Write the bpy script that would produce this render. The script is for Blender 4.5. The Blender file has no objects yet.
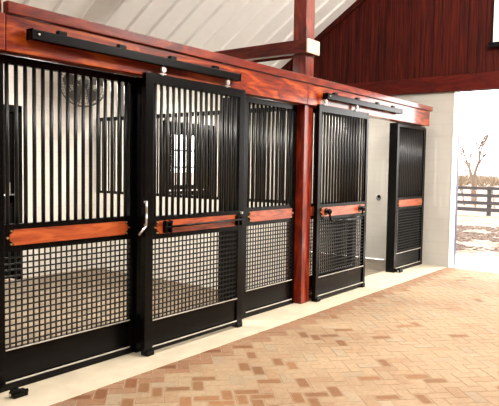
import bpy, bmesh, math, random
from mathutils import Vector, Matrix
random.seed(7)
S = bpy.context.scene
COL = S.collection
PI = math.pi

# ------------------------------------------------------------------ materials
def new_mat(name):
    m = bpy.data.materials.new(name); m.use_nodes = True
    nt = m.node_tree
    return m, nt, nt.nodes['Principled BSDF']
def N(nt, t, **kw):
    n = nt.nodes.new(t)
    for k, v in kw.items():
        if k in n.inputs: n.inputs[k].default_value = v
        else: setattr(n, k, v)
    return n
def ramp(nt, fac, stops):
    r = nt.nodes.new('ShaderNodeValToRGB')
    el = r.color_ramp.elements
    while len(el) < len(stops): el.new(0.5)
    for e, (p, c) in zip(el, stops):
        e.position = p; e.color = (*c, 1)
    nt.links.new(fac, r.inputs['Fac'])
    return r.outputs['Color']
def coords(nt, scale=(1, 1, 1), rot=(0, 0, 0)):
    g = nt.nodes.new('ShaderNodeNewGeometry')
    mp = nt.nodes.new('ShaderNodeMapping')
    mp.inputs['Scale'].default_value = scale; mp.inputs['Rotation'].default_value = rot
    nt.links.new(g.outputs['Position'], mp.inputs['Vector'])
    return mp.outputs['Vector']
def bump(nt, b, h, strength=.3, dist=.01):
    n = nt.nodes.new('ShaderNodeBump'); n.inputs['Strength'].default_value = strength
    n.inputs['Distance'].default_value = dist
    nt.links.new(h, n.inputs['Height']); nt.links.new(n.outputs['Normal'], b.inputs['Normal'])
def mat_plain(name, col, rough=.5, metal=0, noise=0, nscale=8, coat=0, spec=.5):
    m, nt, b = new_mat(name)
    b.inputs['Roughness'].default_value = rough; b.inputs['Metallic'].default_value = metal
    b.inputs['Coat Weight'].default_value = coat; b.inputs['Specular IOR Level'].default_value = spec
    nz = N(nt, 'ShaderNodeTexNoise', Scale=nscale, Detail=4.0)
    nt.links.new(coords(nt), nz.inputs['Vector'])
    lo = tuple(c*(1-noise) for c in col); hi = tuple(min(1, c*(1+noise)) for c in col)
    nt.links.new(ramp(nt, nz.outputs['Fac'], [(.3, lo), (.7, hi)]), b.inputs['Base Color'])
    return m
def mat_wood(name, dark, mid, light, axis=0, rough=.35, coat=.3, scale=1.0, knots=True, spec=.5, st=(5, 1.1)):
    """grain runs along the given axis"""
    m, nt, b = new_mat(name)
    sc = [st[0]*scale]*3; sc[axis] = st[1]*scale
    v = coords(nt, tuple(sc))
    n1 = N(nt, 'ShaderNodeTexNoise', Scale=1.5, Detail=7.0, Distortion=2.2)
    nt.links.new(v, n1.inputs['Vector'])
    sc2 = [60*scale]*3; sc2[axis] = 2*scale
    n2 = N(nt, 'ShaderNodeTexNoise', Scale=1.0, Detail=3.0)
    nt.links.new(coords(nt, tuple(sc2)), n2.inputs['Vector'])
    mx = N(nt, 'ShaderNodeMath', operation='MULTIPLY_ADD'); mx.inputs[1].default_value = .35
    nt.links.new(n2.outputs['Fac'], mx.inputs[0]); nt.links.new(n1.outputs['Fac'], mx.inputs[2])
    c = ramp(nt, mx.outputs[0], [(.50, dark), (.66, mid), (.84, light)])
    if knots:
        sk = [5.0]*3; sk[axis] = 2.2
        vo = N(nt, 'ShaderNodeTexVoronoi', Scale=1.0); nt.links.new(coords(nt, tuple(sk)), vo.inputs['Vector'])
        kr = nt.nodes.new('ShaderNodeValToRGB'); kr.color_ramp.elements[0].position = .05; kr.color_ramp.elements[1].position = .16
        kr.color_ramp.elements[0].color = (.35, .25, .25, 1); kr.color_ramp.elements[1].color = (1, 1, 1, 1)
        nt.links.new(vo.outputs['Distance'], kr.inputs['Fac'])
        mm = N(nt, 'ShaderNodeMix', data_type='RGBA', blend_type='MULTIPLY'); mm.inputs['Factor'].default_value = .8
        nt.links.new(c, mm.inputs[6]); nt.links.new(kr.outputs['Color'], mm.inputs[7]); c = mm.outputs[2]
    nt.links.new(c, b.inputs['Base Color'])
    b.inputs['Roughness'].default_value = rough; b.inputs['Coat Weight'].default_value = coat
    b.inputs['Coat Roughness'].default_value = .12; b.inputs['Specular IOR Level'].default_value = spec
    bump(nt, b, n2.outputs['Fac'], .12, .004)
    return m
def mat_block(name, axis, k=1.0):
    """painted concrete block: axis = world axis running along the wall"""
    m, nt, b = new_mat(name)
    g = nt.nodes.new('ShaderNodeNewGeometry'); s = nt.nodes.new('ShaderNodeSeparateXYZ'); cb = nt.nodes.new('ShaderNodeCombineXYZ')
    nt.links.new(g.outputs['Position'], s.inputs[0])
    nt.links.new(s.outputs[axis], cb.inputs[0]); nt.links.new(s.outputs[2], cb.inputs[1])
    br = N(nt, 'ShaderNodeTexBrick', Scale=1.0)
    br.inputs['Brick Width'].default_value = .4; br.inputs['Row Height'].default_value = .2
    br.inputs['Mortar Size'].default_value = .006; br.inputs['Mortar Smooth'].default_value = .4
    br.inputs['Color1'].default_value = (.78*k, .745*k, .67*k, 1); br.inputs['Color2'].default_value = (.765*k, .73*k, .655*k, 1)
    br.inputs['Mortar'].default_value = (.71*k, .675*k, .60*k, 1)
    nt.links.new(cb.outputs[0], br.inputs['Vector']); nt.links.new(br.outputs['Color'], b.inputs['Base Color'])
    b.inputs['Roughness'].default_value = .55
    inv = N(nt, 'ShaderNodeMath', operation='SUBTRACT'); inv.inputs[0].default_value = 1
    nt.links.new(br.outputs['Fac'], inv.inputs[1]); bump(nt, b, inv.outputs[0], .3, .003)
    return m
def mat_glass(name, tint=(1, 1, 1)):
    m, nt, b = new_mat(name)
    b.inputs['Transmission Weight'].default_value = 1; b.inputs['Roughness'].default_value = .02
    b.inputs['Base Color'].default_value = (*tint, 1); b.inputs['IOR'].default_value = 1.1
    return m
def mat_ground(name):
    m, nt, b = new_mat(name)
    n = N(nt, 'ShaderNodeTexNoise', Scale=1.3, Detail=8.0, Roughness=.7); nt.links.new(coords(nt), n.inputs['Vector'])
    n2 = N(nt, 'ShaderNodeTexNoise', Scale=9.0, Detail=6.0); nt.links.new(coords(nt), n2.inputs['Vector'])
    ad = N(nt, 'ShaderNodeMath', operation='MULTIPLY_ADD'); ad.inputs[1].default_value = .45
    nt.links.new(n2.outputs['Fac'], ad.inputs[0]); nt.links.new(n.outputs['Fac'], ad.inputs[2])
    nt.links.new(ramp(nt, ad.outputs[0], [(.55, (.045, .020, .009)), (.66, (.12, .068, .034)), (.8, (.23, .175, .12)), (.92, (.18, .125, .075))]), b.inputs['Base Color'])
    b.inputs['Roughness'].default_value = .95
    return m
def mat_paver(name):
    m, nt, b = new_mat(name)
    at = nt.nodes.new('ShaderNodeAttribute'); at.attribute_name = 'brick'
    n = N(nt, 'ShaderNodeTexNoise', Scale=26.0, Detail=6.0, Roughness=.7); nt.links.new(coords(nt), n.inputs['Vector'])
    n3 = N(nt, 'ShaderNodeTexNoise', Scale=1.1, Detail=3.0); nt.links.new(coords(nt), n3.inputs['Vector'])
    dust = ramp(nt, n3.outputs['Fac'], [(.35, (.86, .80, .78)), (.65, (1, 1, 1))])
    sp = ramp(nt, n.outputs['Fac'], [(.3, (.78, .74, .70)), (.6, (1, 1, 1))])
    m1 = N(nt, 'ShaderNodeMix', data_type='RGBA', blend_type='MULTIPLY'); m1.inputs['Factor'].default_value = 1
    nt.links.new(at.outputs['Color'], m1.inputs[6]); nt.links.new(sp, m1.inputs[7])
    m2 = N(nt, 'ShaderNodeMix', data_type='RGBA', blend_type='MULTIPLY'); m2.inputs['Factor'].default_value = 1
    nt.links.new(m1.outputs[2], m2.inputs[6]); nt.links.new(dust, m2.inputs[7])
    nt.links.new(m2.outputs[2], b.inputs['Base Color'])
    b.inputs['Roughness'].default_value = .85; b.inputs['Specular IOR Level'].default_value = .2
    bump(nt, b, n.outputs['Fac'], .25, .004)
    return m

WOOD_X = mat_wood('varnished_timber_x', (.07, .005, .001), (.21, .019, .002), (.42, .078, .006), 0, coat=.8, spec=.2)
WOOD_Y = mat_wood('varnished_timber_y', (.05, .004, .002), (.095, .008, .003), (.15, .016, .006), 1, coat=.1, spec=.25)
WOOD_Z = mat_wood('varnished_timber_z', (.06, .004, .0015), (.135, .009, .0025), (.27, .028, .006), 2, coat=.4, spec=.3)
WOOD_CAP = mat_wood('varnished_cap_board', (.07, .005, .002), (.14, .011, .002), (.23, .026, .004), 0, coat=.8, spec=.2, knots=False)
PLANK = mat_wood('orange_plank', (.14, .017, .003), (.29, .046, .008), (.42, .088, .018), 0, rough=.4, coat=.6, scale=1.3)
ENDGRAIN = mat_plain('pale_end_grain', (.62, .50, .38), .5, noise=.15)
GABLE = mat_wood('dark_stained_boards', (.010, .0008, .0004), (.034, .0024, .0009), (.075, .007, .002), 2, rough=.6, coat=.0, knots=False, spec=.12, st=(9, .35))
GTRIM = mat_wood('dark_stained_trim', (.035, .002, .0008), (.06, .0035, .0013), (.085, .0065, .002), 1, rough=.5, coat=.0, knots=False, spec=.15)
BLACK = mat_plain('black_powder_coat', (.0016, .0015, .0014), .26, noise=.2, spec=.16)
BAR = mat_plain('black_bar_steel', (.008, .0075, .007), .33, noise=.1, spec=.3)
WIRE = mat_plain('wire_steel', (.004, .0038, .0035), .35, noise=.1, spec=.25)
STEEL = mat_plain('zinc_steel', (.62, .60, .56), .3, metal=.8, noise=.1)
BRASS = mat_plain('brass', (.75, .55, .25), .3, metal=.8, noise=.1)
FANM = mat_plain('grey_fan_metal', (.11, .10, .085), .5, noise=.1)
BLK_Y = mat_block('painted_block_y', 1)
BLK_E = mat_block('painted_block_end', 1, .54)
BLK_X = mat_block('painted_block_x', 0)
WHITE = mat_plain('white_paint', (.80, .78, .73), .45, noise=.02)
ROOF = mat_plain('white_metal_roof', (.86, .855, .83), .5, noise=.02)
KERB = mat_plain('cream_concrete', (.385, .325, .235), .7, noise=.09, nscale=5)
APRON = mat_plain('pale_concrete_apron', (.72, .69, .62), .8, noise=.05)
BED = mat_plain('stall_bedding_floor', (.23, .18, .125), .95, noise=.3, nscale=9)
RUBBER = mat_plain('dark_rubber_mat', (.13, .105, .075), .8, noise=.3, nscale=9)
GLASS = mat_glass('window_glass')
DGLASS = mat_plain('dark_glass', (.02, .025, .05), .1, noise=.1)
GROUND = mat_ground('outdoor_ground')
PAVER = mat_paver('clay_pavers')
MORTAR = mat_plain('sand_joints', (.23, .162, .098), .95, noise=.15, nscale=20)
FENCEM = mat_plain('weathered_fence_board', (.028, .020, .018), .8, noise=.3)
BARK = mat_plain('bare_bark', (.13, .08, .058), .9, noise=.25)
BRUSH = mat_plain('dry_brush', (.15, .10, .06), .9, noise=.3)
BLUE = mat_plain('dark_blue_edge', (.012, .01, .05), .4, noise=.05)

# ------------------------------------------------------------------ mesh tools
class MB:
    def __init__(s): s.bm = bmesh.new()
    def box(s, x0, x1, y0, y1, z0, z1, bev=0):
        r = bmesh.ops.create_cube(s.bm, size=1)
        M = Matrix.Translation(((x0+x1)/2, (y0+y1)/2, (z0+z1)/2)) @ Matrix.Diagonal((abs(x1-x0), abs(y1-y0), abs(z1-z0), 1))
        bmesh.ops.transform(s.bm, matrix=M, verts=r['verts'])
        if bev:
            ed = list({e for v in r['verts'] for e in v.link_edges})
            bmesh.ops.bevel(s.bm, geom=ed, offset=bev, segments=2, affect='EDGES', profile=.6)
        return s
    def cyl(s, a, b, r, n=10, r2=None, caps=True):
        a, b = Vector(a), Vector(b); d = b-a
        q = d.to_track_quat('Z', 'Y').to_matrix().to_4x4()
        bmesh.ops.create_cone(s.bm, cap_ends=caps, segments=n, radius1=r, radius2=r if r2 is None else r2, depth=d.length,
                              matrix=Matrix.Translation((a+b)/2) @ q)
        return s
    def tube(s, pts, r, n=8):
        for a, b in zip(pts[:-1], pts[1:]):
            s.cyl(a, b, r, n)
        for p in pts[1:-1]:
            bmesh.ops.create_icosphere(s.bm, subdivisions=1, radius=r*1.02, matrix=Matrix.Translation(p))
        return s
    def ring(s, c, r, rt, normal, n=32, m=6):
        nrm = Vector(normal).normalized(); u = nrm.orthogonal().normalized(); w = nrm.cross(u); c = Vector(c)
        vs = []
        for i in range(n):
            a = 2*PI*i/n; d = u*math.cos(a)+w*math.sin(a)
            vs.append([s.bm.verts.new(c+d*(r+rt*math.cos(2*PI*j/m))+nrm*rt*math.sin(2*PI*j/m)) for j in range(m)])
        for i in range(n):
            for j in range(m):
                s.bm.faces.new((vs[i][j], vs[(i+1) % n][j], vs[(i+1) % n][(j+1) % m], vs[i][(j+1) % m]))
        return s
    def prism(s, outline, y0, y1, plane='xz'):
        def P(a, b, y): return (a, y, b) if plane == 'xz' else (y, a, b)
        A = [s.bm.verts.new(P(a, b, y0)) for a, b in outline]; B = [s.bm.verts.new(P(a, b, y1)) for a, b in outline]
        s.bm.faces.new(A); s.bm.faces.new(B[::-1])
        for i in range(len(A)):
            j = (i+1) % len(A); s.bm.faces.new((A[i], B[i], B[j], A[j]))
        return s
    def build(s, name, mat, parent=None, smooth=False, off=None):
        bmesh.ops.recalc_face_normals(s.bm, faces=s.bm.faces)
        me = bpy.data.meshes.new(name)
        o = off
        if parent is not None:
            o = world_loc(parent)
        if o is not None:
            bmesh.ops.translate(s.bm, verts=s.bm.verts, vec=-Vector(o))
        s.bm.to_mesh(me); s.bm.free()
        me.materials.append(mat)
        if smooth:
            for f in me.polygons: f.use_smooth = True
        ob = bpy.data.objects.new(name, me); COL.objects.link(ob)
        if parent is not None: ob.parent = parent
        elif off is not None: ob.location = off
        return ob
def world_loc(o):
    v = Vector(o.location)
    while o.parent: o = o.parent; v += o.location
    return v
def tag(o, label, cat, group=None, kind=None):
    o['label'] = label; o['category'] = cat
    if group: o['group'] = group
    if kind: o['kind'] = kind
    return o
def empty(name, loc, label, cat, group=None):
    o = bpy.data.objects.new(name, None); o.empty_display_size = .2; COL.objects.link(o); o.location = loc
    return tag(o, label, cat, group)
def struct(o): o['kind'] = 'structure'; return o

# ------------------------------------------------------------------ key dimensions
F = 3.87        # front face of fixed stall fronts
DY = 3.70       # front face of sliding doors
H = 3.78        # front face of posts
BACK = 7.64
XE = 10.0       # end wall
ZG = 2.94       # doorway head
KE = 3.42       # kerb edge

# ------------------------------------------------------------------ brick floor
def make_floor():
    bm = bmesh.new(); lay = bm.loops.layers.float_color.new('brick')
    w = .098; ca, sa = math.cos(PI/4), math.sin(PI/4)
    rng = random.Random(23)
    def put(cx, cy, lx, ly):
        gx, gy = cx+lx/2, cy+ly/2
        X = (gx*ca-gy*sa)*w+4; Y = (gx*sa+gy*ca)*w+1
        if not (-1.2 < X < 10.2 and -1.2 < Y < 3.6): return
        t = rng.random()
        pd = .36*math.exp(-((X-3.1)/1.3)**2)*(1 if Y > 1.9 else .5) + .024
        if KE-Y < .35: pd *= .6
        dz = rng.uniform(-.0012, .0012)
        norm = (.262, .186, .113)
        if t < pd: base = (.165, .084, .037); k = rng.uniform(.9, 1.25)
        elif t < pd+.10: base = (.252, .166, .096); k = rng.uniform(.94, 1.04)
        elif t < pd+.20: base = (.255, .195, .128); k = rng.uniform(.94, 1.04)
        else: base = norm; k = rng.uniform(.97, 1.03)
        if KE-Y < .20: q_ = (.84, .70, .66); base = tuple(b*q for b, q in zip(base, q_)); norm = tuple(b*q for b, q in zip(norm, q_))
        col = tuple(min(1, b*k) for b in base)+(1,); edge = (norm if t < pd else col[:3])
        edge = tuple(c*.95 for c in edge)+(1,)
        g = .012
        def octo(i, ch):
            x0, x1, y0, y1 = cx+i, cx+lx-i, cy+i, cy+ly-i
            return [(x0+ch, y0), (x1-ch, y0), (x1, y0+ch), (x1, y1-ch), (x1-ch, y1), (x0+ch, y1), (x0, y1-ch), (x0, y0+ch)]
        wet = t < pd
        tr = lambda p, z: ((p[0]*ca-p[1]*sa)*w+4, (p[0]*sa+p[1]*ca)*w+1, z)
        jit = rng.uniform(.14, .26)
        T = [bm.verts.new(tr(p, dz)) for p in octo(jit if wet else .1, rng.uniform(.12, .21) if wet else .1)]
        R_ = [bm.verts.new(tr(p, dz)) for p in octo(.045, .02)]
        Bv = [bm.verts.new(tr(p, -.003)) for p in octo(g, .01)]
        f0 = bm.faces.new(T)
        for l in f0.loops: l[lay] = col
        for i in range(8):
            j = (i+1) % 8
            f = bm.faces.new((T[i], R_[i], R_[j], T[j]))
            for l in f.loops: l[lay] = col if l.vert in (T[i], T[j]) else edge
            f = bm.faces.new((R_[i], Bv[i], Bv[j], R_[j]))
            for l in f.loops: l[lay] = edge
    for k in range(-130, 130):
        for m in range(-40, 40):
            put(k+4*m, k, 2, 1); put(k+3+4*m, k, 1, 2)
    for co, no in (((0, KE, 0), (0, 1, 0)), ((XE-.02, 0, 0), (1, 0, 0))):
        bmesh.ops.bisect_plane(bm, geom=bm.verts[:]+bm.edges[:]+bm.faces[:], plane_co=co, plane_no=no, clear_outer=True)
    bmesh.ops.recalc_face_normals(bm, faces=bm.faces)
    for f in bm.faces:
        if f.normal.z < 0: f.normal_flip()
        f.material_index = 0
    # joint sand bed just below the brick tops
    vs = [bm.verts.new(p) for p in ((-1.3, -1.3, -.0025), (XE-.02, -1.3, -.0025), (XE-.02, KE, -.0025), (-1.3, KE, -.0025))]
    f = bm.faces.new(vs); f.material_index = 1
    me = bpy.data.meshes.new('floor'); bm.to_mesh(me); bm.free()
    me.materials.append(PAVER); me.materials.append(MORTAR)
    o = bpy.data.objects.new('floor', me); COL.objects.link(o)
    return struct(o)
make_floor()
struct(MB().box(-1.3, XE, KE, 4.06, -.12, 0, .004).build('trim_1', KERB))              # concrete kerb strip
struct(MB().box(-1.3, 5.97, 4.06, BACK, -.12, -.005).build('floor', BED))
struct(MB().box(6.07, XE, 4.06, BACK, -.12, -.005).build('floor', RUBBER))
struct(MB().box(XE-.02, 11.6, -2.2, 4.6, -.12, -.006).build('trim_2', APRON))

# ------------------------------------------------------------------ shell
PT = .10
def back_z(y): return 3.614+.655*(6.896-y)
struct(MB().box(-1.3, 3.34, BACK, BACK+.2, 0, 3.25).box(4.69, 7.36, BACK, BACK+.2, 0, 3.25).box(8.76, XE+.2, BACK, BACK+.2, 0, 3.25)
       .box(3.34, 4.69, BACK, BACK+.2, 2.43, 3.25).box(7.36, 8.76, BACK, BACK+.2, 2.43, 3.25).build('wall_back', BLK_X))
# end wall of white block with the aisle doorway, boards above
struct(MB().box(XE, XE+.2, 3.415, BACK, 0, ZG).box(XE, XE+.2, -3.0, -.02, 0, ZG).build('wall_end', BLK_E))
struct(MB().box(5.97, 6.07, 4.0, BACK, 0, 1.185).build('wall_partition', BLK_Y))
struct(MB().box(2.0, 2.1, 4.0, BACK, 0, 1.185).build('wall_partition', BLK_Y))
# gable boards
def gable():
    mb = MB(); y = 8.0; w = .145; rng = random.Random(3)
    while y > -3.0:
        a, b = y-w+.006, y
        za, zb = back_z(max(a, 1.7-(1.7-a))) if a > 1.7 else back_z(3.4-a), back_z(b) if b > 1.7 else back_z(3.4-b)
        t = rng.uniform(0, .004)
        if min(za, zb) > 2.95:
            mb.prism([(a, 2.94), (b, 2.94), (b, zb-.0), (a, za-.0)], XE-.01-t, XE+.1, 'yz')
        y -= w
    mb.box(XE+.03, XE+.09, 1.7, 7.4, 2.95, 3.15)
    mb.prism([(8.0, 2.94), (8.0, back_z(8.0)), (1.7, back_z(1.7)), (-3, back_z(6.4)), (-3, 2.94)], XE+.04, XE+.14, 'yz')
    return struct(mb.build('wall_gable', GABLE))
gable()
struct(MB().box(XE-.06, XE+.01, -3.0, 7.62, ZG, 3.2, .006).build('trim_3', GTRIM))
struct(MB().box(XE-.015, XE+.19, 3.395, 3.415, -.005, ZG, .003).build('trim_4', WHITE))
struct(MB().box(XE+.20, XE+.30, 3.395, 3.45, -.005, ZG).build('trim_5', BLUE))
# rake board along the roof line of the gable
mb = MB(); mb.prism([(7.9, back_z(7.9)), (1.7, back_z(1.7)), (1.7, back_z(1.7)-.16), (7.9, back_z(7.9)-.09)], XE-.05, XE-.0, 'yz')
struct(mb.build('trim_6', GABLE))
# ceiling: ribbed white metal roof, both slopes, ribs run from eave to ridge
def roof(y0, y1, zf, name):
    mb = MB(); x = -1.35; pitch = .41
    prof = []
    while x < XE+.35:
        prof += [(x, 0), (x+.30, 0), (x+.32, -.045), (x+.38, -.045), (x+.40, 0)]; x += pitch
    A = [mb.bm.verts.new((px, y0, zf(y0)+pz)) for px, pz in prof]; B = [mb.bm.verts.new((px, y1, zf(y1)+pz)) for px, pz in prof]
    for i in range(len(A)-1): mb.bm.faces.new((A[i], A[i+1], B[i+1], B[i]))
    A2 = [mb.bm.verts.new((px, y0, zf(y0)+.06)) for px in (prof[0][0], prof[-1][0])]; B2 = [mb.bm.verts.new((px, y1, zf(y1)+.06)) for px in (prof[0][0], prof[-1][0])]
    mb.bm.faces.new((A2[0], A2[1], B2[1], B2[0]))
    return struct(mb.build(name, ROOF))
roof(8.2, 1.7, back_z, 'ceiling')
roof(1.7, -3.2, lambda y: back_z(3.4-y), 'ceiling')
struct(MB().box(-1.3, XE, -1.4, -1.3, 0, 4.6).build('wall_right', GABLE))
struct(MB().box(-1.4, -1.3, -1.3, BACK, 0, 3.2).box(-1.4, -1.3, -1.3, 6.4, 3.2, 4.0).box(-1.4, -1.3, 0, 4.5, 4.0, 5.4).build('wall_front_sky_block', GABLE))  # unseen wall added behind the camera to shut out sky light
# loft hatch in the gable
w = struct(MB().box(XE-.05, XE-.012, .62, 2.80, 3.66, 5.3, .004).build('window_1', WHITE))
MB().box(XE-.09, XE-.05, 2.72, 2.80, 3.66, 5.3).box(XE-.09, XE-.05, .62, .70, 3.66, 5.3).box(XE-.09, XE-.05, .7, 2.72, 3.66, 3.74).build('window_frame', WHITE, w)
MB().box(XE-.12, XE-.012, .5, 2.86, 3.58, 3.655).build('sill', BLACK, w)

# dutch doors in the back wall, black frames, nine panes on top
def dutch(x0, x1, glass, n):
    y0 = BACK+.02
    fr = MB().box(x0, x0+.09, y0-.06, y0+.1, 0, 2.42).box(x1-.09, x1, y0-.06, y0+.1, 0, 2.42).box(x0, x1, y0-.06, y0+.1, 2.33, 2.42)
    root = struct(fr.build('door_%d' % n, BLACK))
    a, b = x0+.09, x1-.09; ca, cb = x0+.30, x1-.42
    st = MB().box(a, ca, y0, y0+.05, 1.2, 2.33).box(cb, b, y0, y0+.05, 1.2, 2.33).box(ca, cb, y0, y0+.05, 2.2, 2.33).box(ca, cb, y0, y0+.05, 1.2, 1.29)
    for z in (1.612, 1.916): st.box(ca, cb, y0+.005, y0+.045, z-.014, z+.014)
    for i in (1, 2): xx = ca+(cb-ca)*i/3; st.box(xx-.014, xx+.014, y0+.005, y0+.045, 1.29, 2.2)
    leaf = st.build('upper_leaf', BLACK, root)
    MB().box(ca, cb, y0+.02, y0+.026, 1.29, 2.2).build('pane', glass, leaf)
    lo = MB().box(a, b, y0+.01, y0+.04, .02, 1.18).box(a, a+.1, y0, y0+.05, .02, 1.18).box(b-.1, b, y0, y0+.05, .02, 1.18).box(a, b, y0, y0+.05, 1.08, 1.18).box(a, b, y0, y0+.05, .02, .14)
    lo.build('lower_leaf', BLACK, root)
    h = MB().cyl((b-.10, y0-.05, 1.18), (b-.10, y0-.05, 1.36), .011).cyl((b-.10, y0-.05, 1.19), (b-.10, y0, 1.19), .012).cyl((b-.10, y0-.05, 1.35), (b-.10, y0, 1.35), .012)
    hh = h.build('door_handle', STEEL, root); hh['label'] = 'silver pull handle'
dutch(3.34, 4.69, DGLASS, 1)
dutch(7.36, 8.76, GLASS, 2)

# ------------------------------------------------------------------ timber frame
def post(x0, label, low=.18):
    r = empty('timber_post', (x0+.09, H+.09, 0), label, 'post')
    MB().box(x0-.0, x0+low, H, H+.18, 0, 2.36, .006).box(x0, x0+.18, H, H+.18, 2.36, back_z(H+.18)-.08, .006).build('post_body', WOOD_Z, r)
    return r
post(2.01, 'glossy red-brown timber post at the far left edge above the near stall front', .135)
post(5.965, 'glossy red-brown timber post between the near stall and the far stall')
hb = empty('header_beam', (6, 3.75, 2.36), 'long glossy orange-red timber header beam above the stall fronts, capped by a thin board', 'beam')
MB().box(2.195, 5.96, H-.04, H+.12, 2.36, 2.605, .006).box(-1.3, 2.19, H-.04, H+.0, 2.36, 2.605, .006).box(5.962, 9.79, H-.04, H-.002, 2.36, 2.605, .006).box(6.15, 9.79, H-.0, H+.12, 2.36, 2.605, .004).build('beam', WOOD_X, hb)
MB().box(2.195, 9.85, H-.065, H-.002, 2.607, 2.685, .006).box(-1.3, 2.0, H-.065, H, 2.607, 2.685, .006).build('cap_board', WOOD_CAP, hb)
tb = empty('tie_beam', (5.96, 5.5, 2.95), 'dark red tie beam crossing the middle post, pale cut end facing the aisle', 'beam')
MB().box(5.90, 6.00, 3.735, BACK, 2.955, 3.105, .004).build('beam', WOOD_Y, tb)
e = MB().box(5.895, 6.165, 3.715, 3.735, 2.95, 3.11, .003).build('end_cap', ENDGRAIN, tb); e['label'] = 'pale cut beam end'
MB().box(6.148, 6.165, 3.735, BACK, 2.955, 3.105, .004).build('beam', WOOD_Y, tb)

# ------------------------------------------------------------------ stall fronts
def plank(x0, x1, y, z0, z1, parent):
    zc = (z0+z1)/2; h = (z1-z0)/2; n = .028
    def end(x, s):   # ogee end
        return [(x+s*n*1.3, zc-h), (x+s*n*.9, zc-h*.62), (x+s*n*.25, zc-h*.42), (x, zc), (x+s*n*.25, zc+h*.42), (x+s*n*.9, zc+h*.62), (x+s*n*1.3, zc+h)]
    L = end(x0, 1); R = end(x1, -1)[::-1]
    p = MB().prism(L+R, y-.012, y+.004).build('wood_rail', PLANK, parent); p['label'] = 'orange varnished wood plank with notched ends'
    for i, (bx, bz) in enumerate(((x0+.016, zc+h*.82), (x0-.012, zc), (x0+.016, zc-h*.82), (x1-.016, zc+h*.82), (x1+.012, zc), (x1-.016, zc-h*.82))):
        b = MB(); b.cyl((bx, y-.012, bz), (bx, y+.002, bz), .0075, 8); b.build('bolt', BRASS, p)
def infill(r, x0, x1, y, st, zt, zb, bars_z=(1.18, 2.30), kick=.285, bot=.055, depth=.045, pl=(.03, .03), mesh_dy=.0, rmid=(.99, 1.185)):
    """frame with upright bars above, plank, wire mesh and kick panel below; y is the front face"""
    d = depth
    fr = MB().box(x0, x0+st, y, y+d, zb, zt, .003).box(x1-st, x1, y, y+d, zb, zt, .003)
    fr.box(x0+st, x1-st, y+.001, y+d-.001, bars_z[1], zt-.001).box(x0+st, x1-st, y+.001, y+d-.001, rmid[0], rmid[1]).box(x0+st, x1-st, y+.001, y+d-.001, zb+.001, bot)
    fr.box(x0+st, x1-st, y+.001, y+d-.001, kick-.012, kick+.012)
    fr.build('frame', BLACK, r)
    k = MB().box(x0+st, x1-st, y+.018, y+.026, bot, kick-.012).build('kick_panel', BLACK, r)
    le = MB().box(x0+st, x1-st, y-.003, y+.003, bot, bot+.010).box(x0+st, x1-st, y-.003, y+.002, kick+.004, kick+.012)
    e = le.build('edge_strip', mat_edge, r); e['label'] = 'pale lower edge'
    a, b = x0+st, x1-st; n = max(2, round((b-a)/.0735)); s = (b-a)/n
    for i in range(n):
        bx = a+s*(i+.5); MB().cyl((bx, y+d/2, rmid[1]-.005), (bx, y+d/2, bars_z[1]+.005), .0148, 10).build('bar', BAR, r, smooth=True)
    wm = MB(); ym = y+d/2; n = round((b-a)/.048)
    for i in range(1, n):
        bx = a+(b-a)*i/n; wm.cyl((bx, ym, kick), (bx, ym, rmid[0]), .0064, 6)
    n = round((rmid[0]-kick)/.044)
    for i in range(1, n):
        z = kick+(rmid[0]-kick)*i/n; wm.cyl((a, ym-.006, z), (b, ym-.006, z), .0064, 6)
    wm.build('wire_mesh', WIRE, r)
    plank(a+pl[0], b-pl[1], y, 1.034, 1.146, r)
mat_edge = mat_plain('pale_metal_edge', (.42, .38, .32), .4, noise=.2)  # pale tone for the thin strips along the kick panel

def panel(x0, x1, label):
    r = empty('stall_front_panel', ((x0+x1)/2, F+.02, 0), label, 'stall panel')
    infill(r, x0, x1, F, .045, 2.357, .0)
    return r
panel(2.205, 3.435, 'fixed black stall panel furthest left, full-width orange plank between bars and wire mesh')
panel(4.965, 5.945, 'fixed black barred stall panel just left of the middle timber post')
panel(6.16, 7.46, 'fixed black stall panel behind the far sliding door, right of the middle post')
pp = panel(8.84, 9.95, 'small fixed black stall panel beside the white end wall')
MB().box(9.955, 9.995, F, 4.32, 0, 2.34).build('black_wall_plate', BLACK, pp)  # black plate against the end wall, behind the bars

def jamb(x0, x1, y0, y1, label):
    r = empty('stall_jamb', ((x0+x1)/2, (y0+y1)/2, 0), label, 'jamb')
    MB().box(x0, x1, y0, y1, 0, 2.355, .004).build('jamb_post', BLACK, r)
    return r
j1 = jamb(3.437, 3.545, F-.03, F+.10, 'solid black steel jamb between the leftmost panel and the near sliding door')
jamb(4.92, 4.963, F-.01, 4.19, 'deep black steel jamb half hidden behind the near sliding door')
jamb(8.795, 8.835, F-.01, 4.0, 'deep black steel jamb right of the open doorway to the far stall')
jamb(7.462, 7.50, F-.005, F+.10, 'narrow black steel jamb left of the open far doorway')
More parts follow.
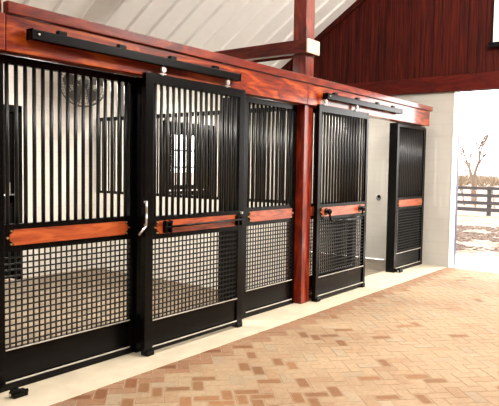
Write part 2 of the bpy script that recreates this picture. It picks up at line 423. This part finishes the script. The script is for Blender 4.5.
# latch: hasp plate, bent silver rod
MB().box(3.44, 3.475, F-.04, F-.03, 1.02, 1.18).box(3.40, 3.43, F-.012, F, 1.0, 1.19).build('latch_plate', BLACK, j1)
def sliding(x0, x1, hx, handle, label):
    r = empty('sliding_stall_door', ((x0+x1)/2, DY+.025, 0), label, 'sliding door')
    infill(r, x0, x1, DY, .09 if handle == 'bar' else .06, 2.383, .03, bars_z=(1.185, 2.30), kick=.29, bot=.065, depth=.05)
    for fx in (x0+.02, x1-.09):
        MB().box(fx, fx+.08, DY-.015, DY+.07, 0.0, .05, .006).build('foot', BLACK, r)
    for x in hx:
        h = MB().cyl((x, DY+.0, 2.375), (x, DY+.0, 2.445), .010).box(x-.035, x+.035, DY-.012, DY+.016, 2.383, 2.392).cyl((x, DY-.02, 2.424), (x, DY+.0, 2.424), .026, 14).cyl((x, DY-.025, 2.424), (x, DY-.02, 2.424), .012, 8).build('hanger', STEEL, r); h['label'] = 'shiny steel roller hanger'
    y = DY-.012
    if handle == 'bar':
        for x in (x0+.235, x1-.11):
            MB().box(x-.045, x+.045, y-.006, y, 1.045, 1.14, .002).box(x-.038, x-.020, y-.035, y, 1.04, 1.145).box(x+.020, x+.038, y-.035, y, 1.04, 1.145).box(x-.04, x+.04, y-.04, y-.028, 1.125, 1.14).build('latch_bracket', BLACK, r)
        MB().cyl((x0+.19, y-.028, 1.09), (x1-.04, y-.028, 1.098), .011).build('latch_bar', BLACK, r, True)
        MB().cyl((x1-.05, y-.01, 1.16), (x1-.05, y+.012, 1.16), .012).cyl((x1-.05, y-.01, 1.06), (x1-.05, y+.012, 1.06), .012).build('bolt', STEEL, r)
    else:
        a, b = x0+.185, x1-.235
        for x in (a, b):
            MB().cyl((x, y-.008, 1.095), (x, y, 1.095), .045, 18).cyl((x, y-.045, 1.095), (x, y, 1.095), .015, 12).build('handle_rose', BLACK, r)
            bmx = MB(); bmesh.ops.create_uvsphere(bmx.bm, u_segments=14, v_segments=10, radius=.034, matrix=Matrix.Translation((x, y-.05, 1.095))); bmx.build('handle_knob', BLACK, r, True)
        MB().tube([(a, y-.05, 1.09), (a+.02, y-.05, 1.02), (a+.06, y-.05, .985), (a+.12, y-.05, .972), (b-.10, y-.05, .972), (b-.05, y-.05, .985), (b-.01, y-.05, 1.02), (b, y-.05, 1.09)], .014).build('pull_handle', BLACK, r, True)
    return r
near_door = sliding(3.405, 4.735, (3.59, 4.44), 'bar', 'large black sliding stall door with a long latch bar and silver latch rod, near stall')
lt = MB().tube([(3.40, 3.68, 1.32), (3.395, 3.675, 1.22), (3.387, 3.67, 1.115), (3.318, 3.68, 1.045)], .009)
lt.cyl((3.40, 3.68, 1.31), (3.41, 3.71, 1.31), .012).cyl((3.388, 3.672, 1.12), (3.41, 3.71, 1.12), .01)
l_ = lt.build('latch_rod', STEEL, near_door, True); l_['label'] = 'bent silver latch rod'
sliding(6.165, 7.475, (6.29, 7.09), 'pull', 'black sliding stall door with curved pull handle, slid open right of the middle post')

def track(x0, x1, brs, label):
    y0 = DY-.045; zt = 2.515
    r = empty('hanging_track', ((x0+x1)/2, y0, 2.44), label, 'track')
    MB().prism([(0, 0)]*0 or [(y0, 2.455), (y0+.014, 2.455), (y0+.014, 2.467), (y0+.012, 2.467), (y0+.012, zt-.004), (y0+.052, zt-.004), (y0+.052, 2.467), (y0+.048, 2.467), (y0+.048, 2.455), (y0+.06, 2.455), (y0+.06, zt), (y0+.056, zt+.006), (y0+.004, zt+.006), (y0, zt)], x0, x1, 'yz').build('rail', BLACK, r)
    for x in (x0, x1-.006):
        c = MB().box(x, x+.006, y0-.004, y0+.074, 2.45, zt+.01); c.build('end_cap', BLACK, r)
    MB().cyl((x0+.05, y0-.008, 2.49), (x0+.05, y0, 2.49), .008, 8).build('end_bolt', STEEL, r)
    for x in brs:
        MB().box(x-.035, x+.035, y0+.01, y0+.05, zt+.006, zt+.035, .003).box(x-.03, x+.03, y0+.05, H-.035, zt+.008, zt+.018).build('bracket', BLACK, r)
track(2.335, 4.60, (2.585, 3.13, 3.69, 4.25), 'long black sliding door track bolted along the header over the near stall')
track(6.28, 8.47, (6.50, 7.09, 7.68, 8.2), 'black sliding door track on the header over the far sliding door')

# floor guides
def guide(x, y, label):
    r = empty('floor_guide', (x, y, 0), label, 'door guide', None)
    MB().box(x-.055, x+.055, y-.035, y+.035, 0, .04, .008).box(x-.055, x+.0, y-.03, y+.02, .035, .062, .008).build('guide_block', BLACK, r)
    MB().cyl((x-.0, y-.015, .030), (x+.06, y-.015, .030), .014, 12).build('guide_roller', BLACK, r, True)
    MB().cyl((x-.064, y+.0, .025), (x-.06, y+.0, .025), .011, 8).build('bolt', STEEL, r)
guide(2.26, 3.725, 'small black door guide on the cream kerb below the leftmost panel')
guide(8.93, 3.82, 'small black door guide on the kerb beside the far doorway jamb')

# ------------------------------------------------------------------ partition grille
g = empty('partition_grille', (6.02, 5.8, 1.185), 'black barred grille on the white block partition between the two stalls', 'grille')
MB().box(6.0, 6.04, 4.0, BACK, 1.186, 1.225).box(6.0, 6.04, 4.0, BACK, 2.305, 2.36).box(6.0, 6.04, 4.0, 4.05, 1.225, 2.305).box(6.0, 6.04, BACK-.05, BACK, 1.225, 2.305).build('frame', BLACK, g)
n = 49
for i in range(1, n):
    y = 4.05+(BACK-.1-4.0)*i/n
    MB().cyl((6.02, y, 1.22), (6.02, y, 2.31), .0135, 8).build('bar', BAR, g, True)

# ------------------------------------------------------------------ stall fittings
fc = Vector((5.48, 7.28, 2.80)); fn = Vector((-.55, -.80, -.25)).normalized()
f = empty('stall_fan', (5.55, 7.6, 2.74), 'round grey caged fan mounted high in the back corner of the near stall', 'fan')
cg = MB()
for k, (rr, o) in enumerate(((.33, 0), (.33, .06), (.27, .10), (.20, .12), (.13, .135), (.06, .14), (.33, -.05), (.2, -.08))):
    cg.ring(fc+fn*o, rr, .006 if k < 2 else .0035, fn)
u = fn.orthogonal().normalized(); w_ = fn.cross(u)
for i in range(44):
    a = 2*PI*i/44; d = u*math.cos(a)+w_*math.sin(a)
    cg.tube([fc+d*.33, fc+d*.33+fn*.06, fc+d*.2+fn*.12, fc+d*.06+fn*.14], .003, 4)
    cg.tube([fc+d*.33, fc+d*.33-fn*.05, fc+d*.1-fn*.1], .003, 4)
cg.build('cage', FANM, f)
bl = MB()
for i in range(5):
    a0 = i*PI/2.5+.3; vs = []
    for (rr, da) in ((.05, -.2), (.29, -.38), (.30, .15), (.27, .42), (.05, .5)):
        d = u*math.cos(a0+da)+w_*math.sin(a0+da); vs.append(fc+d*rr+fn*(.045 if da < 0 else .01))
    A = [bl.bm.verts.new(v) for v in vs]; B_ = [bl.bm.verts.new(v-fn*.004) for v in vs]
    bl.bm.faces.new(A); bl.bm.faces.new(B_[::-1])
    for q in range(5): bl.bm.faces.new((A[q], B_[q], B_[(q+1) % 5], A[(q+1) % 5]))
bl.build('blade', FANM, f)
MB().cyl(fc-fn*.14, fc+fn*.06, .065, 18).build('motor', FANM, f, True)
MB().tube([fc-fn*.1, (5.62, 7.55, 2.72), (5.62, 7.64, 2.72)], .018).box(5.56, 5.68, 7.62, 7.64, 2.62, 2.82).build('wall_bracket', FANM, f)
c = empty('cable_box', (6.62, 7.6, 2.35), 'thin grey upright conduit with a curved cord on the back wall above the grille', 'conduit')
MB().box(6.44, 6.50, 7.58, BACK, 2.38, 3.0, .004).build('conduit', FANM, c)
MB().tube([(6.5+.30*math.sin(t), 7.60, 2.62+.35*(1-math.cos(t))) for t in [i*PI/14 for i in range(9)]], .010, 6).build('cord', FANM, c, True)
hk = empty('tie_ring', (XE, 4.713, 1.13), 'small dark tie ring on the white block wall inside the far stall', 'hook')
MB().cyl((XE-.015, 4.713, 1.14), (XE, 4.713, 1.14), .03, 12).build('plate', BLACK, hk)
MB().ring((XE-.02, 4.713, 1.11), .035, .006, (1, 0, 0), 20).build('ring', BLACK, hk)

# ------------------------------------------------------------------ outdoors
def ground():
    mb = MB(); nx, ny = 60, 60
    vs = {}
    for i in range(nx+1):
        for j in range(ny+1):
            x = 11.2+(i/nx)**2*300; y = -200+400*j/ny if True else 0
            vs[i, j] = mb.bm.verts.new((x, 4+(y)*(.1+.9*i/nx), -.03))
    for i in range(nx):
        for j in range(ny): mb.bm.faces.new((vs[i, j], vs[i+1, j], vs[i+1, j+1], vs[i, j+1]))
    return struct(mb.build('ground', GROUND))
ground()
struct(MB().box(-3, 11.25, BACK+.2, 60, -.08, -.03).build('ground', GROUND))
fe = empty('board_fence', (23.4, 6, -.03), 'dark weathered four-board fence crossing the paddock beyond the doorway', 'fence')
for z0, z1 in ((.95, 1.06), (.67, .79), (.38, .51), (.12, .26)):
    MB().box(23.33, 23.36, -6, 14, z0, z1).build('rail', FENCEM, fe)
y = 6.53-2.44*5
while y < 14:
    MB().box(23.36, 23.48, y-.07, y+.07, -.05, 1.08, .01).build('fence_post', FENCEM, fe); y += 2.44
def tree(x, y, h, label, name='bare_tree', mat=BARK, seed=1, r0=.12, spread=.5, depth=5, stems=1, cat='tree', lean=0):
    rng = random.Random(seed); mb = MB()
    def br(p, d, L, r, k):
        q = p+d*L*.5+Vector((rng.uniform(-.05, .05), rng.uniform(-.05, .05), 0))*L; e_ = q+(d+Vector((rng.uniform(-.12, .12), rng.uniform(-.12, .12), .05))).normalized()*L*.5
        mb.cyl(p, q, r, 5, r*.85, False); mb.cyl(q, e_, r*.85, 5, r*.7, False)
        if k <= 0: return
        for i in range(rng.choice((2, 3)) if k > 1 else 2):
            v = (d+Vector((rng.uniform(-1, 1), rng.uniform(-1, 1), rng.uniform(-.1, .5)))*spread).normalized()
            br(e_ if i else q+(e_-q)*rng.random(), v, L*rng.uniform(.6, .85), r*.62, k-1)
    for s_ in range(stems):
        d = Vector((rng.uniform(-.3, .3)*(stems > 1), rng.uniform(-.3, .3)*(stems > 1)+lean, 1)).normalized()
        br(Vector((x+rng.uniform(-.2, .2)*(stems > 1), y+rng.uniform(-.5, .5)*(stems > 1), -.05)), d, h*.33, r0, depth)
    o = mb.build(name, mat, None, off=(x, y, -.05)); return tag(o, label, cat)
tree(31.4, 9.5, 4.3, 'bare tree with a forked trunk, tallest beyond the fence', seed=5, r0=.15, spread=.42)
tree(33.0, 8.3, 2.0, 'thin bare sapling at the right edge beyond the fence', seed=9, r0=.05, spread=.5)
tree(30.0, 9.95, 2.3, 'low bare brush left of the forked tree beyond the fence', 'brush', BRUSH, 12, .03, .7, 5, 5, 'bush')
tree(29.0, 8.3, 2.0, 'low bare brush right of the forked tree beyond the fence', 'brush', BRUSH, 14, .03, .7, 5, 5, 'bush')
rng = random.Random(4); mb = MB()
for i in range(260):
    x = rng.uniform(70, 100); y = rng.uniform(8, 48); h = rng.uniform(.6, 1.6)
    for k in range(5):
        mb.cyl((x, y, -.1), (x+rng.uniform(-1, 1), y+rng.uniform(-1, 1), h*rng.uniform(.6, 1)), .12, 4, .03, False)
tag(mb.build('treeline', BRUSH), 'hazy strip of dry brush along the horizon far beyond the fence', 'treeline', kind='stuff')
rng = random.Random(8); mb = MB()
for i in range(2600):
    x = rng.uniform(12.6, 18.5); y = 2.2+(x-10)*.25+rng.uniform(0, 1)*(1.6+(x-12)*.35)
    if math.sin(x*2.3+y*.7)+math.sin(y*3.1-x)*.8+rng.uniform(-.7, .7) < (-.9 if x > 14.2 else .6): continue
    mb.box(x-rng.uniform(.02, .07), x+rng.uniform(.02, .07), y-rng.uniform(.02, .06), y+rng.uniform(.02, .06), -.04, -.03+rng.uniform(.004, .02))
tag(mb.build('mulch', mat_plain('brown_mulch', (.075, .036, .015), .95, noise=.4, nscale=4)), 'scattered brown mulch on the pale ground just outside the doorway', 'mulch', kind='stuff')

# ------------------------------------------------------------------ light
W = bpy.data.worlds.new('World'); S.world = W; W.use_nodes = True
nt = W.node_tree; bg = nt.nodes['Background']
tc = nt.nodes.new('ShaderNodeTexCoord'); sp = nt.nodes.new('ShaderNodeSeparateXYZ')
nt.links.new(tc.outputs['Generated'], sp.inputs[0])
nt.links.new(ramp(nt, sp.outputs[2], [(0, (1, .96, .91)), (.25, (.97, .98, 1)), (1, (.86, .92, 1))]), bg.inputs['Color'])
bg.inputs['Strength'].default_value = 4.2
def light(kind, loc, energy, col=(1, 1, 1), **kw):
    d = bpy.data.lights.new('lamp', kind); d.energy = energy; d.color = col
    for k, v in kw.items(): setattr(d, k, v)
    o = bpy.data.objects.new('light', d); COL.objects.link(o); o.location = loc; return o
sun = light('SUN', (0, 0, 20), 1.0, (1, .95, .86), angle=math.radians(2))
sun.rotation_euler = Vector((-.35, .25, -.8)).to_track_quat('-Z', 'Y').to_euler()
def spot(loc, energy, ang, blend=.6, tgt=(0, 0, -1)):
    o = light('SPOT', loc, energy, (1, .94, .86), spot_size=math.radians(ang), spot_blend=blend, shadow_soft_size=.15)
    o.rotation_euler = Vector(tgt).to_track_quat('-Z', 'Y').to_euler()
spot((3.6, 5.6, 3.2), 230, 165); spot((8.2, 5.9, 3.2), 200, 165)      # unseen spots added to brighten the stall interiors
for lx in (0.4, 4.2, 8.0): spot((lx, 1.3, 4.3), 430, 135, .8)  # unseen downlights added as fill for floor and header
light('POINT', (7.0, .4, 4.4), 460, (1, .95, .88), shadow_soft_size=.12)         # bare unseen uplight added to brighten the roof

# ------------------------------------------------------------------ camera
f_px, yaw, pit, rol = 597.08, .654004, .05705, -.015836
cy, sy, cp, s_p = math.cos(yaw), math.sin(yaw), math.cos(pit), math.sin(pit)
fwd = Vector((cp*cy, cp*sy, -s_p)); right = Vector((sy, -cy, 0)); down = fwd.cross(right)
cr, sr = math.cos(rol), math.sin(rol)
r2 = cr*right+sr*down; d2 = -sr*right+cr*down
cam = bpy.data.cameras.new('camera'); co = bpy.data.objects.new('camera', cam); COL.objects.link(co)
M = Matrix((r2, -d2, -fwd)).transposed().to_4x4(); M.translation = (0, 0, 1.6)
co.matrix_world = M
cam.sensor_fit = 'HORIZONTAL'; cam.sensor_width = 36; cam.lens = f_px*36/499; cam.clip_end = 600; cam.clip_start = .05
S.camera = co
vs_ = S.view_settings
vs_.view_transform = 'Standard'; vs_.look = 'None'; vs_.gamma = 1; vs_.exposure = 1.0; vs_.use_curve_mapping = False
